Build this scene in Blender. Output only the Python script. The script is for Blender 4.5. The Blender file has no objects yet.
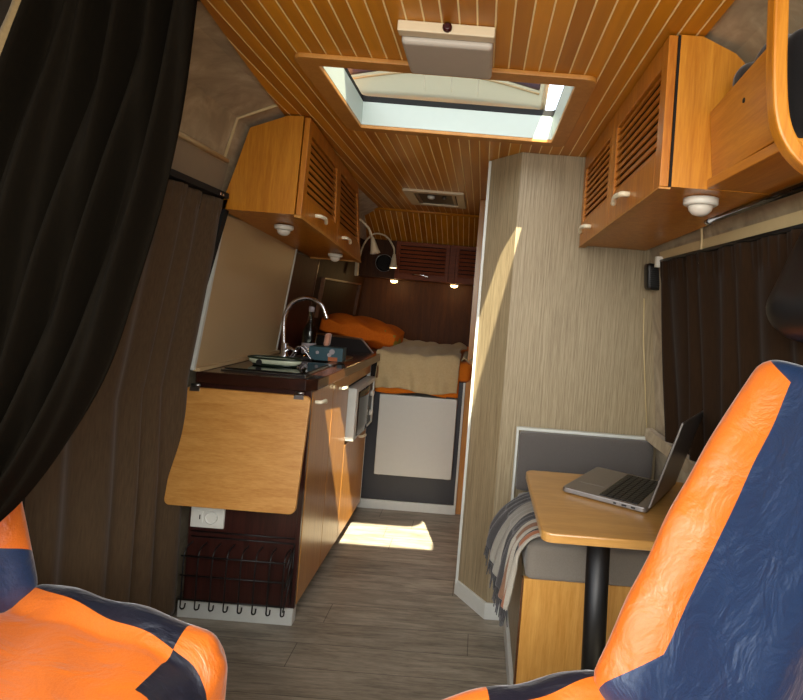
import bpy, bmesh, math, random
from mathutils import Vector, Matrix
random.seed(7)
S = bpy.context.scene
COL = S.collection
PI = math.pi
V = Vector

# ------------------------------------------------------------------ materials
def srgb(h):
    h = h.lstrip('#'); c = [int(h[i:i+2], 16)/255 for i in (0, 2, 4)]
    return tuple(x/12.92 if x <= .04045 else ((x+.055)/1.055)**2.4 for x in c) + (1,)
class NT:
    def __init__(s, name):
        s.m = bpy.data.materials.new(name); s.m.use_nodes = True
        s.t = s.m.node_tree; s.b = s.t.nodes['Principled BSDF']; s.out = s.t.nodes['Material Output']
        s._c = None
    def n(s, ty, **kw):
        o = s.t.nodes.new(ty)
        for k, v in kw.items():
            if k in ('operation', 'blend_type', 'data_type', 'wave_type', 'bands_direction', 'feature', 'wave_profile', 'noise_dimensions'): setattr(o, k, v)
            else: o.inputs[k.replace('_', ' ')].default_value = v
        return o
    def l(s, a, b): s.t.links.new(a, b)
    def coord(s):
        if s._c is None: s._c = s.t.nodes.new('ShaderNodeTexCoord').outputs['Object']
        return s._c
    def xyz(s):
        o = s.t.nodes.new('ShaderNodeSeparateXYZ'); s.l(s.coord(), o.inputs[0]); return o.outputs
    def mapping(s, scale, src=None):
        o = s.t.nodes.new('ShaderNodeMapping'); o.inputs['Scale'].default_value = scale
        s.l(src or s.coord(), o.inputs[0]); return o.outputs[0]
    def noise(s, vec, scale=1, detail=4, rough=.55, dist=0):
        o = s.t.nodes.new('ShaderNodeTexNoise'); o.inputs['Scale'].default_value = scale
        o.inputs['Detail'].default_value = detail; o.inputs['Roughness'].default_value = rough
        o.inputs['Distortion'].default_value = dist; s.l(vec, o.inputs['Vector']); return o.outputs['Fac']
    def math(s, op, a, b=None, c=None):
        o = s.t.nodes.new('ShaderNodeMath'); o.operation = op
        for i, x in enumerate((a, b, c)):
            if x is None: continue
            if isinstance(x, (int, float)): o.inputs[i].default_value = x
            else: s.l(x, o.inputs[i])
        return o.outputs[0]
    def mix(s, f, a, b, mode='MIX'):
        o = s.t.nodes.new('ShaderNodeMix'); o.data_type = 'RGBA'; o.blend_type = mode
        for k, x in ((0, f), (6, a), (7, b)):
            if isinstance(x, (int, float)): o.inputs[k].default_value = x
            elif isinstance(x, tuple): o.inputs[k].default_value = x
            else: s.l(x, o.inputs[k])
        return o.outputs[2]
    def ramp(s, f, stops):
        o = s.t.nodes.new('ShaderNodeValToRGB'); e = o.color_ramp.elements
        while len(e) < len(stops): e.new(.5)
        for k, (p, c) in enumerate(stops): e[k].position = p; e[k].color = c
        s.l(f, o.inputs[0]); return o.outputs[0]
    def bump(s, h, strength=.3, dist=.002):
        o = s.t.nodes.new('ShaderNodeBump'); o.inputs['Strength'].default_value = strength
        o.inputs['Distance'].default_value = dist; s.l(h, o.inputs['Height']); s.l(o.outputs[0], s.b.inputs['Normal'])
    def col(s, c):
        if isinstance(c, tuple): s.b.inputs['Base Color'].default_value = c
        else: s.l(c, s.b.inputs['Base Color'])
    def set(s, **kw):
        for k, v in kw.items(): s.b.inputs[k.replace('_', ' ')].default_value = v
        return s

def wood(name, a, b, scale=(30, 30, 2.2), rough=.42, fine=1.0, coat=0.0, spec=.4):
    n = NT(name)
    f1 = n.noise(n.mapping(scale), 1, 5, .6, .6)
    f2 = n.noise(n.mapping(tuple(x*6 for x in scale)), 1, 3, .6)
    f3 = n.noise(n.coord(), 3, 2)
    f = n.math('ADD', n.math('MULTIPLY', f1, .62), n.math('MULTIPLY', f2, .38*fine))
    c = n.ramp(f, [(.32, srgb(a)), (.66, srgb(b))])
    c = n.mix(n.math('MULTIPLY', f3, .25), c, srgb(a))
    n.col(c); n.bump(f2, .12, .001)
    n.set(Roughness=rough, Specular_IOR_Level=spec, Coat_Weight=coat, Coat_Roughness=.25)
    return n.m
def plain(name, c, rough=.5, metal=0, noise=.06, spec=.5, sheen=0, emit=0, ns=40, bump=0):
    n = NT(name); c = srgb(c) if isinstance(c, str) else c
    if noise:
        f = n.noise(n.coord(), ns, 3)
        d = tuple(x*(1-noise*2.5) for x in c[:3])+(1,)
        n.col(n.mix(f, c, d))
        if bump: n.bump(f, bump, .002)
    else: n.col(c)
    n.set(Roughness=rough, Metallic=metal, Specular_IOR_Level=spec, Sheen_Weight=sheen)
    if emit: n.set(Emission_Color=c, Emission_Strength=emit)
    return n.m
def fabric(name, a, b, ns=300, rough=.9, sheen=.3, bump=.25, big=.3, scale=(1, 1, 1), spec=.2):
    n = NT(name)
    f = n.noise(n.mapping(scale), ns, 2); g = n.noise(n.mapping(scale), 6, 3)
    c = n.mix(f, srgb(a), srgb(b)); c = n.mix(n.math('MULTIPLY', g, big), c, srgb(a))
    n.col(c); n.bump(f, bump, .001); n.set(Roughness=rough, Sheen_Weight=sheen, Specular_IOR_Level=spec)
    return n.m
M = {}
M['oak'] = wood('oak_veneer', '#a8640f', '#cf8d2c', (45, 45, 3.0), .38, coat=.15)
M['oak_h'] = wood('oak_veneer_lengthwise', '#a8640f', '#cf8d2c', (45, 3, 45), .38, coat=.15)
M['oak_door'] = wood('louvre_door_wood', '#a05a10', '#cb8426', (50, 50, 4), .38, coat=.15)
M['oak_slat'] = wood('louvre_slat_wood', '#985410', '#c87f24', (60, 5, 60), .4, coat=.1)
M['redwood'] = wood('reddish_cabinet_wood', '#5c2408', '#8c4210', (4, 40, 50), .5, spec=.25)
M['redpanel'] = wood('reddish_panel_wood', '#351a08', '#523010', (30, 30, 3), .55, spec=.2)
M['kdoor'] = wood('kitchen_door_veneer', '#9a6226', '#c08a45', (60, 60, 3.5), .28, coat=.3)
M['maple'] = wood('maple_board', '#a8702e', '#cb9650', (6, 30, 38), .42, coat=.12)
M['beech'] = wood('beech_table', '#a3763a', '#bf9150', (5, 40, 40), .3, coat=.3)
M['bench'] = wood('bench_oak', '#bb8236', '#dba657', (60, 60, 4), .45)
M['mahog'] = wood('dark_mahogany', '#1f0d0b', '#41201a', (60, 60, 3), .3, coat=.3)
M['mahog_red'] = wood('red_mahogany', '#300f07', '#48190c', (50, 50, 3), .55, spec=.2)
M['brownpanel'] = wood('brown_wall_panel', '#2c1a0b', '#432a13', (30, 30, 3), .6, spec=.15)
M['frame'] = wood('skylight_frame_wood', '#a9702c', '#c08a42', (20, 20, 20), .45)
M['white'] = plain('white_plastic', '#dcdad0', .4, noise=.02)
M['white_trim'] = plain('white_painted_trim', '#c9ccc6', .45, noise=.05)
M['cream'] = plain('cream_piping', '#cdb98c', .6, noise=.05)
M['ivory'] = plain('ivory_handle', '#e9e0c4', .3, noise=.02)
M['black'] = plain('black_plastic', '#0b0b0c', .45, noise=.05)
M['rubber'] = plain('black_rubber', '#050505', .8, noise=.02)
M['gap'] = plain('dark_recess', '#120a05', .9, noise=.02)
M['chrome'] = plain('brushed_chrome', '#cfcfd2', .18, 1, noise=.02)
M['steel'] = plain('stainless_steel', '#a9aaa8', .28, 1, noise=.05)
M['silver'] = plain('silver_aluminium', '#8d8884', .38, .75, noise=.03)
M['lampgrey'] = plain('lamp_diffuser', '#b4ada2', .45, noise=.03)
M['lampbody'] = plain('lamp_housing', '#d3c3a4', .45, noise=.03)
M['darkred'] = plain('dark_red_lens', '#32060c', .15, noise=.02)
M['charcoal'] = plain('charcoal_panel', '#2f3036', .5, noise=.15, ns=8)
M['fridge'] = plain('fridge_enamel', '#b9b9b3', .22, noise=.02)
M['glossblack'] = plain('gloss_black_top', '#0b0908', .06, noise=.02)
M['worktop'] = wood('dark_worktop', '#1c0e09', '#35190f', (5, 40, 40), .16, coat=.5)
M['enddark'] = plain('dark_board_face', '#140b08', .6, spec=.2)
M['edge'] = wood('worktop_edge', '#4a2c17', '#6b4426', (40, 8, 40), .3, coat=.2)
M['splash'] = plain('beige_splashback', '#b59b74', .38, noise=.04, ns=3)
M['taupe'] = plain('taupe_panel', '#8b7b64', .6, noise=.05)
M['screen'] = plain('laptop_screen', '#090807', .12, noise=.02)
M['bedsheet'] = fabric('orange_bedsheet', '#b0580c', '#cc7418', 120, big=.3, sheen=.05)
M['pillow'] = fabric('orange_pillow', '#a8480e', '#c9641a', 90)
M['blanket'] = fabric('beige_blanket', '#a08b66', '#b9a57e', 90, sheen=.1)
M['uph'] = fabric('grey_upholstery', '#6f685f', '#8c857a', 500, bump=.4)
M['uph_dark'] = fabric('slate_upholstery', '#4b4745', '#645f5b', 400, bump=.3)
M['browncurtain'] = fabric('brown_velour', '#413325', '#63503a', 200, sheen=.10, spec=.1, scale=(1, 1, .1), big=.5)
M['blackcurtain'] = fabric('black_velour', '#070503', '#140f07', 200, sheen=.0, spec=.06, scale=(1, 1, .2), big=.3)
M['windowcurtain'] = fabric('dark_brown_curtain', '#21150b', '#372617', 200, sheen=.04, spec=.08, scale=(1, 1, .1), big=.4)
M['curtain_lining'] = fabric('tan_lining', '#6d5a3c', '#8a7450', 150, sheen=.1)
M['pillar_trim'] = plain('dark_pillar_trim', '#332c24', .6, noise=.1, ns=8)
M['bag'] = fabric('black_bag_cloth', '#08080a', '#101014', 100)
M['bulb'] = plain('warm_bulb', '#ffdf9a', .4, noise=0, emit=8)
M['bulb_soft'] = plain('soft_bulb', '#ffe6b0', .4, noise=0, emit=5)
M['teal'] = plain('teal_box_print', '#1f4550', .5, noise=.08)
M['orange_print'] = plain('orange_print', '#9a5226', .6, noise=.03)
M['pink'] = fabric('pink_cloth', '#a0705c', '#bb8a73')
M['green'] = plain('dark_green_rim', '#122417', .3, noise=.05)
M['tray'] = plain('pale_tray', '#b9c0a8', .3, noise=.05)
M['label'] = plain('bottle_label', '#9a9296', .6, noise=.1, ns=60)
M['lens'] = plain('puck_lens', '#d8d2c6', .35, noise=.02)

def glass(name, c, rough=.05, alpha=.5):
    n = NT(name); n.col(srgb(c)); n.set(Roughness=rough, Transmission_Weight=1, IOR=1.45); return n.m
M['bottle'] = glass('clear_bottle_glass', '#6a7068')

# ceiling boards: narrow tongue and groove strips running along the van
def board_mat(name, a, b, line, pitch=.041):
    n = NT(name); o = n.xyz(); x = n.math('DIVIDE', o[0], pitch)
    idx = n.math('FLOOR', n.math('ADD', x, .5)); fr = n.math('FRACT', x)
    wn = n.t.nodes.new('ShaderNodeTexWhiteNoise'); wn.noise_dimensions = '1D'; n.l(idx, wn.inputs['W'])
    g = n.noise(n.mapping((22, 2.0, 22)), 1, 4, .5, .5)
    f = n.math('ADD', n.math('MULTIPLY', g, .6), n.math('MULTIPLY', wn.outputs[0], .4))
    c = n.ramp(f, [(.28, srgb(a)), (.72, srgb(b))])
    line_m = n.math('LESS_THAN', n.math('ABSOLUTE', n.math('SUBTRACT', fr, .5)), .05)  # highlight along each groove, painted in as a pale line
    n.col(n.mix(line_m, c, srgb(line)))
    h = n.math('MINIMUM', n.math('MULTIPLY', n.math('ABSOLUTE', n.math('SUBTRACT', fr, .5)), 10), 1)
    n.bump(h, .4, .002); n.set(Roughness=.42, Coat_Weight=.1, Coat_Roughness=.3)
    return n.m
M['ceil'] = board_mat('ceiling_boards', '#a96808', '#d69018', '#f8e2a8')
def floor_mat():
    n = NT('grey_oak_laminate'); o = n.xyz()
    row = n.math('DIVIDE', o[1], .136); ri = n.math('FLOOR', row); rf = n.math('FRACT', row)
    wn = n.t.nodes.new('ShaderNodeTexWhiteNoise'); wn.noise_dimensions = '1D'; n.l(ri, wn.inputs['W'])
    cx = n.math('DIVIDE', n.math('ADD', o[0], n.math('MULTIPLY', wn.outputs[0], 1.2)), 1.2)
    cf = n.math('FRACT', cx)
    cmb = n.t.nodes.new('ShaderNodeCombineXYZ')
    n.l(n.math('ADD', o[0], n.math('MULTIPLY', wn.outputs[0], 9)), cmb.inputs[0]); n.l(o[1], cmb.inputs[1]); n.l(ri, cmb.inputs[2])
    g = n.noise(n.mapping((4, 34, 1), cmb.outputs[0]), 1, 6, .65, 1.1)
    g2 = n.noise(n.mapping((30, 260, 1), cmb.outputs[0]), 1, 3, .6)
    g3 = n.noise(n.mapping((2.2, 9, 1), cmb.outputs[0]), 1, 3, .6, .8)
    f = n.math('ADD', n.math('ADD', n.math('MULTIPLY', g, .5), n.math('MULTIPLY', g2, .2)), n.math('MULTIPLY', g3, .3))
    c = n.ramp(f, [(.34, srgb('#4a443b')), (.47, srgb('#857d6f')), (.6, srgb('#a89f8f'))])
    c = n.mix(n.math('MULTIPLY', wn.outputs[0], .22), c, srgb('#5f5a50'))
    e = n.math('MAXIMUM', n.math('LESS_THAN', rf, .018), n.math('LESS_THAN', cf, .0025))
    n.col(n.mix(n.math('MULTIPLY', e, .75), c, srgb('#2b2722')))
    n.bump(g2, .1, .001); n.set(Roughness=.42); return n.m
M['floor'] = floor_mat()
def strie_mat():
    n = NT('grey_oak_strie_laminate')
    f = n.noise(n.mapping((170, 170, 3)), 1, 3, .7)
    g = n.noise(n.mapping((500, 500, 14)), 1, 2, .6)
    k = n.math('ADD', n.math('MULTIPLY', f, .6), n.math('MULTIPLY', g, .4))
    n.col(n.ramp(k, [(.33, srgb('#6e6047')), (.52, srgb('#938467')), (.7, srgb('#aa9c7f'))]))
    n.set(Roughness=.5); n.bump(g, .1, .001); return n.m
M['strie'] = strie_mat()
def suede_mat():
    n = NT('cream_suede_lining')
    f = n.noise(n.coord(), 7, 4, .6, 1.5); g = n.noise(n.coord(), 60, 2)
    c = n.ramp(f, [(.35, srgb('#8d7a5a')), (.55, srgb('#a69371')), (.7, srgb('#b8a787'))])
    n.col(c); n.bump(g, .15, .001); n.set(Roughness=.75, Sheen_Weight=.2); return n.m
M['suede'] = suede_mat()
def seat_cloth(name, mode, fx=.20, sg=1, wide=.12, low=-.06):
    n = NT(name); o = n.xyz()
    ay = n.math('ABSOLUTE', o[1])
    y = n.math('MULTIPLY', o[1], sg)
    if mode == 'cushion':
        edge = n.math('ADD', fx, n.math('MULTIPLY', y, -.15))
        front = n.math('GREATER_THAN', o[0], edge)
        side = n.math('GREATER_THAN', n.math('ADD', y, n.math('MULTIPLY', o[0], .1)), .175)
        mid = n.math('MULTIPLY', n.math('SUBTRACT', 1, side), n.math('GREATER_THAN', y, .175-wide))
        navy = n.math('MAXIMUM', n.math('MULTIPLY', side, n.math('SUBTRACT', 1, front)), n.math('MULTIPLY', mid, front))
        m = n.math('MULTIPLY', n.math('SUBTRACT', 1, navy), n.math('GREATER_THAN', o[2], .435))
    else:   # backrest: orange side bolster ending in a point low down
        lim = n.math('ADD', .095, n.math('MULTIPLY', n.math('MAXIMUM', n.math('SUBTRACT', .14, o[2]), 0), .6))
        m = n.math('MULTIPLY', n.math('GREATER_THAN', y, lim), n.math('GREATER_THAN', o[0], -.035))
        m = n.math('MULTIPLY', m, n.math('LESS_THAN', o[2], n.math('ADD', .64, n.math('MULTIPLY', ay, .6))))
        m = n.math('MULTIPLY', m, n.math('GREATER_THAN', o[2], n.math('ADD', low, n.math('MULTIPLY', n.math('SUBTRACT', .24, ay), .6))))
    f = n.noise(n.coord(), 420, 2)
    g = n.noise(n.mapping((7, 14, 11)), 1, 4, .55, .6)
    org = n.mix(f, srgb('#d06212'), srgb('#ea7c22'))
    nav = n.mix(f, srgb('#0a1830' if mode != 'cushion' else '#080b16'), srgb('#1d3c66' if mode != 'cushion' else '#10162a'))
    n.col(n.mix(m, nav, org))
    hsum = n.math('ADD', n.math('MULTIPLY', g, 1), n.math('MULTIPLY', f, .03))
    n.bump(hsum, .45, .02); n.set(Roughness=.4, Sheen_Weight=.45, Sheen_Roughness=.35, Specular_IOR_Level=.8); return n.m
M['cushioncloth'] = seat_cloth('orange_navy_cushion_cloth', 'cushion')
M['cushioncloth2'] = seat_cloth('navy_orange_cushion_cloth', 'cushion', .06, -1, .3)
M['backcloth'] = seat_cloth('orange_navy_backrest_cloth', 'back', low=.08)
M['backcloth2'] = seat_cloth('navy_orange_backrest_cloth', 'back', sg=-1)
M['navy'] = fabric('navy_cloth', '#080b14', '#121828', 300)
def throw_mat():
    n = NT('striped_wool'); uv = n.t.nodes.new('ShaderNodeUVMap'); sp = n.t.nodes.new('ShaderNodeSeparateXYZ')
    n.l(uv.outputs[0], sp.inputs[0])
    cr = n.ramp(sp.outputs[0], [(0, srgb('#2a2a30')), (.22, srgb('#2a2a30')), (.25, srgb('#8f8b80')), (.48, srgb('#9c978b')), (.5, srgb('#26262c')), (.64, srgb('#2c2c32')), (.66, srgb('#b7b0a0')), (.72, srgb('#8a5f40')), (.8, srgb('#b7b0a0')), (.84, srgb('#222226')), (.88, srgb('#a9653a')), (.93, srgb('#bdb6a6'))])
    cr.node.color_ramp.interpolation = 'CONSTANT'
    f = n.noise(n.mapping((1, 1, 1)), 350, 2)
    n.col(n.mix(n.math('MULTIPLY', f, .5), cr, srgb('#55524c'))); n.bump(f, .6, .003); n.set(Roughness=.95, Sheen_Weight=.3)
    return n.m
M['throw'] = throw_mat()
def lid_mat():
    n = NT('milky_grey_acrylic')
    tr = n.t.nodes.new('ShaderNodeBsdfTranslucent'); tr.inputs[0].default_value = srgb('#b9bab0')
    mx = n.t.nodes.new('ShaderNodeMixShader'); mx.inputs[0].default_value = .55
    n.col(srgb('#a8a9a0')); n.set(Roughness=.12)
    n.l(n.b.outputs[0], mx.inputs[1]); n.l(tr.outputs[0], mx.inputs[2]); n.l(mx.outputs[0], n.out.inputs[0])
    return n.m
M['lid'] = lid_mat()
M['lid_tan'] = plain('lid_tan_strip', '#b09a74', .5, noise=.03)
M['lid_reflection'] = plain('lid_reflection_band', '#5b4a5e', .4, noise=.03)  # purple of the mirrored interior, put into the colour
M['reveal'] = plain('skylight_white_reveal', '#b4c0b8', .5, noise=.02)

# ------------------------------------------------------------------ mesh helpers
FACES = ((0, 3, 2, 1), (4, 5, 6, 7), (0, 1, 5, 4), (1, 2, 6, 5), (2, 3, 7, 6), (3, 0, 4, 7))
def hexa(bm, p):
    v = [bm.verts.new(q) for q in p]
    for f in FACES: bm.faces.new([v[i] for i in f])
def box(bm, x0, x1, y0, y1, z0, z1):
    hexa(bm, [(x0, y0, z0), (x1, y0, z0), (x1, y1, z0), (x0, y1, z0), (x0, y0, z1), (x1, y0, z1), (x1, y1, z1), (x0, y1, z1)])
def Box(*a):
    bm = bmesh.new(); box(bm, *a); return bm
def prism(bm, pts, off):
    """polygon (3D points) extruded by vector off"""
    off = V(off); a = [bm.verts.new(p) for p in pts]; b = [bm.verts.new(V(p)+off) for p in pts]
    n = len(pts); bm.faces.new(a); bm.faces.new(b[::-1])
    for i in range(n): bm.faces.new([a[i], b[i], b[(i+1) % n], a[(i+1) % n]])
def Prism(pts, off):
    bm = bmesh.new(); prism(bm, pts, off); return bm
def smooth_path(pts, k=6):
    pts = [V(p) for p in pts]; out = []
    P = [pts[0]*2-pts[1]] + pts + [pts[-1]*2-pts[-2]]
    for i in range(1, len(P)-2):
        for j in range(k):
            t = j/k; a, b, c, d = P[i-1:i+3]
            out.append(.5*((2*b)+(c-a)*t+(2*a-5*b+4*c-d)*t*t+(3*b-a-3*c+d)*t**3))
    out.append(pts[-1]); return out
def tube(bm, pts, r, seg=10, cap=True):
    pts = [V(p) for p in pts]; rs = r if isinstance(r, (list, tuple)) else [r]*len(pts)
    rings = []; up = None
    for i, p in enumerate(pts):
        d = (pts[min(i+1, len(pts)-1)]-pts[max(i-1, 0)]).normalized()
        if up is None:
            up = V((0, 0, 1)) if abs(d.z) < .9 else V((1, 0, 0))
        a = d.cross(up).normalized(); up = a.cross(d).normalized()
        rings.append([bm.verts.new(p + rs[i]*(math.cos(2*PI*k/seg)*a + math.sin(2*PI*k/seg)*up)) for k in range(seg)])
    for i in range(len(rings)-1):
        for k in range(seg):
            f = bm.faces.new([rings[i][k], rings[i][(k+1) % seg], rings[i+1][(k+1) % seg], rings[i+1][k]]); f.smooth = True
    if cap: bm.faces.new(rings[0][::-1]); bm.faces.new(rings[-1])
def Tube(*a, **k):
    bm = bmesh.new(); tube(bm, *a, **k); return bm
def lathe(bm, c, prof, seg=28, axis=V((0, 0, 1))):
    """prof: (radius, height along axis)"""
    axis = V(axis).normalized(); q = V((0, 0, 1)).rotation_difference(axis); c = V(c); rings = []
    for r, h in prof:
        rings.append([bm.verts.new(c + q @ V((max(r, 1e-4)*math.cos(2*PI*k/seg), max(r, 1e-4)*math.sin(2*PI*k/seg), h))) for k in range(seg)])
    for i in range(len(rings)-1):
        for k in range(seg):
            f = bm.faces.new([rings[i][k], rings[i][(k+1) % seg], rings[i+1][(k+1) % seg], rings[i+1][k]]); f.smooth = True
    bm.faces.new(rings[0][::-1]); bm.faces.new(rings[-1])
def Lathe(*a, **k):
    bm = bmesh.new(); lathe(bm, *a, **k); return bm
def Sheet(fn, nu, nv, uv=False):
    bm = bmesh.new(); g = [[bm.verts.new(fn(i/nu, j/nv)) for j in range(nv+1)] for i in range(nu+1)]
    L = bm.loops.layers.uv.new('UVMap') if uv else None
    for i in range(nu):
        for j in range(nv):
            f = bm.faces.new([g[i][j], g[i+1][j], g[i+1][j+1], g[i][j+1]]); f.smooth = True
            if uv:
                for l, (a, b) in zip(f.loops, ((i, j), (i+1, j), (i+1, j+1), (i, j+1))): l[L].uv = (a/nu, b/nv)
    return bm
def Pad(fn, n=24):
    """closed soft body: fn maps a point of the unit cube surface (-1..1) to a position"""
    bm = bmesh.new(); bmesh.ops.create_cube(bm, size=2)
    bmesh.ops.subdivide_edges(bm, edges=bm.edges[:], cuts=n, use_grid_fill=True)
    for v in bm.verts: v.co = fn(*v.co)
    for f in bm.faces: f.smooth = True
    bmesh.ops.recalc_face_normals(bm, faces=bm.faces[:])
    return bm
def rounded(x, y, z, hx, hy, hz, r):
    """point of unit cube to a box with rounded edges"""
    p = V((x*hx, y*hy, z*hz)); r = min(r, hx*.999, hy*.999, hz*.999)
    c = V((max(-hx+r, min(hx-r, p.x)), max(-hy+r, min(hy-r, p.y)), max(-hz+r, min(hz-r, p.z))))
    d = p-c
    return c + d.normalized()*r if d.length > 1e-9 else p

def wloc(o):
    l = V((0, 0, 0))
    while o is not None: l = l + o.location; o = o.parent
    return l
def obj(name, bm, mat, parent=None, bevel=0, solid=0, local=False, seg=2, origin=None):
    bmesh.ops.recalc_face_normals(bm, faces=bm.faces[:]) if not solid else None
    me = bpy.data.meshes.new(name)
    off = V((0, 0, 0))
    if parent is not None: off = V((0, 0, 0)) if local else wloc(parent)
    elif not local:
        xs = [v.co.x for v in bm.verts]; ys = [v.co.y for v in bm.verts]; zs = [v.co.z for v in bm.verts]
        off = V(origin) if origin else V(((min(xs)+max(xs))/2, (min(ys)+max(ys))/2, min(zs)))
    bmesh.ops.translate(bm, verts=bm.verts[:], vec=-off)
    bm.to_mesh(me); bm.free()
    me.materials.append(M[mat] if isinstance(mat, str) else mat)
    o = bpy.data.objects.new(name, me); COL.objects.link(o)
    if parent is not None: o.parent = parent
    else: o.location = off
    if solid:
        s = o.modifiers.new('thickness', 'SOLIDIFY'); s.thickness = solid; s.offset = 0
    if bevel:
        b = o.modifiers.new('bevel', 'BEVEL'); b.width = bevel; b.segments = seg; b.limit_method = 'ANGLE'; b.angle_limit = math.radians(40)
    return o
def tag(o, label=None, cat=None, group=None, kind=None):
    if label: o['label'] = label
    if cat: o['category'] = cat
    if group: o['group'] = group
    if kind: o['kind'] = kind
    return o
def thing(name, loc, label, cat, group=None, rz=0):
    o = bpy.data.objects.new(name, None); COL.objects.link(o); o.location = loc; o.rotation_euler = (0, 0, rz)
    o.empty_display_size = .05
    return tag(o, label, cat, group)
def struct(o): return tag(o, kind='structure')
def dup(root, delta, label=None):
    r = root.copy(); COL.objects.link(r); r.location = root.location + V(delta)
    if label: r['label'] = label
    for ch in list(root.children):
        c = ch.copy(); COL.objects.link(c); c.parent = r
        for g in list(ch.children):
            d = g.copy(); COL.objects.link(d); d.parent = c
    return r
def quad(A, B, C, D, out):
    """A bottom-near, B bottom-far, C top-far, D top-near; returns q(s, t, n) in metres"""
    A, B, C, D = map(V, (A, B, C, D)); n = (B-A).cross(D-A).normalized()
    if n.dot(V(out)) < 0: n = -n
    w = ((B-A).length+(C-D).length)/2; h = ((D-A).length+(C-B).length)/2
    def q(s, t, k=0):
        a, b = s/w, t/h
        return (A*(1-a)+B*a)*(1-b) + (D*(1-a)+C*a)*b + n*k
    q.w, q.h = w, h; return q
def qbox(bm, q, s0, s1, t0, t1, n0, n1, shear=0):
    hexa(bm, [q(s0, t0, n0), q(s1, t0, n0), q(s1, t0, n1), q(s0, t0, n1), q(s0, t1, n0+shear), q(s1, t1, n0+shear), q(s1, t1, n1+shear), q(s0, t1, n1+shear)])

# ------------------------------------------------------------------ the van shell
ZC = 1.92
# floor
struct(obj('floor', Box(-1.30, 1.0, -.3, 4.9, -.04, 0), 'floor', origin=(0, 0, 0)))
# ceiling with hole for the skylight (x -.49..0.205, y 1.56..2.10)
HX0, HX1, HY0, HY1 = -.505, .21, 1.56, 2.10
bm = bmesh.new()
hx0, hx1, hy0, hy1 = HX0-.016, HX1+.016, HY0-.016, HY1+.016
for a in ((hx1, .45, .55, 3.2), (hx0, hx1, .55, hy0), (hx0, hx1, hy1, 3.2), (-1.0, .45, 3.2, 4.04)):
    box(bm, a[0], a[1], a[2], a[3], ZC, ZC+.03)
prism(bm, [(-.620, .55, ZC), (hx0, .55, ZC), (hx0, 3.2, ZC), (-.80, 3.2, ZC), (-.785, 2.1, ZC), (-.738, 1.633, ZC), (-.694, 1.27, ZC)], (0, 0, .03))
ceil = struct(obj('ceiling', bm, 'ceil', origin=(0, 0, 0)))
# rear part of the ceiling sloping down towards the rear doors
struct(obj('ceiling_slope', Prism([(-1.0, 4.04, 1.92), (-1.0, 4.72, 1.62), (-1.0, 4.72, 1.66), (-1.0, 4.04, 1.96)], (1.45, 0, 0)), 'ceil', origin=(0, 0, 0)))
struct(obj('trim_1', Tube([(-1.0, 4.035, 1.915), (-.012, 4.035, 1.915)], .012), 'oak_h'))
# side walls: profile leaning in towards the top
LP = [(-1.14, 0), (-1.14, .9), (-1.0, 1.58), (-.975, 1.70), (-.957, 1.735), (-.918, 1.872), (-.775, 1.928), (-.60, 1.932)]
def wall_from(profile, y0, y1, t):
    bm = bmesh.new()
    inner = [(x, z) for x, z in profile]; outer = [(x+t, z) for x, z in profile[::-1]]
    prism(bm, [(x, y0, z) for x, z in inner+outer], (0, y1-y0, 0)); return bm
wl = struct(obj('wall_left', wall_from(LP, 1.30, 4.8, -.05), 'suede', origin=(0, 0, 0)))
RP = [(.79, 0), (.79, .6), (.755, .8), (.672, 1.55), (.635, 1.70), (.60, 1.84), (.53, 1.90), (.445, 1.93)]
wr = struct(obj('wall_right', wall_from(RP, 1.08, 4.8, .05), 'suede', origin=(0, 0, 0)))
struct(obj('wall_rear', Box(-1.12, .79, 4.7, 4.74, 0, 1.66), 'redpanel', origin=(0, 0, 0)))
# cab: panels below windscreen and cab roof (behind the camera)
struct(obj('wall_front', Box(-1.30, 1.0, -.34, -.3, 0, .95), 'charcoal', origin=(0, 0, 0)))
struct(obj('wall_cab_left', Box(-1.32, -1.27, -.3, 1.30, 0, .98), 'charcoal', origin=(0, 0, 0)))
struct(obj('wall_cab_right', Box(.98, 1.03, -.3, 1.08, 0, .98), 'charcoal', origin=(0, 0, 0)))
struct(obj('wall_pillar_left', Prism([(-1.30, 1.24, .0), (-1.02, 1.27, .0), (-1.02, 1.299, 0), (-1.30, 1.299, 0)], (.0, 0, 1.95)), 'rubber', origin=(0, 0, 0)))
struct(obj('wall_pillar_right', Prism([(.80, 1.06, 0), (1.03, .95, 0), (1.03, 1.079, 0), (.80, 1.079, 0)], (0, 0, 1.95)), 'rubber', origin=(0, 0, 0)))
struct(obj('wall_left_upper', wall_from([p for p in LP if p[1] > 1.5], .9, 1.2995, -.05), 'pillar_trim', origin=(0, 0, 0)))
struct(obj('wall_right_upper', wall_from([p for p in RP if p[1] > 1.5], .5, 1.0795, .05), 'suede', origin=(0, 0, 0)))
struct(obj('wall_cab_upper', Box(.70, 1.03, .5, 1.079, 1.45, 1.95), 'suede', origin=(0, 0, 0)))
struct(obj('ceiling_cab', Box(-1.32, 1.03, -.32, .549, 1.925, 1.99), 'suede', origin=(0, 0, 0)))
struct(obj('ceiling_side', Box(-1.32, -.55, .50, 1.32, 1.951, 1.99), 'suede', origin=(0, 0, 0)))
struct(obj('ceiling_edge', Box(.40, 1.03, .50, 1.10, 1.951, 1.99), 'suede', origin=(0, 0, 0)))
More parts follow.
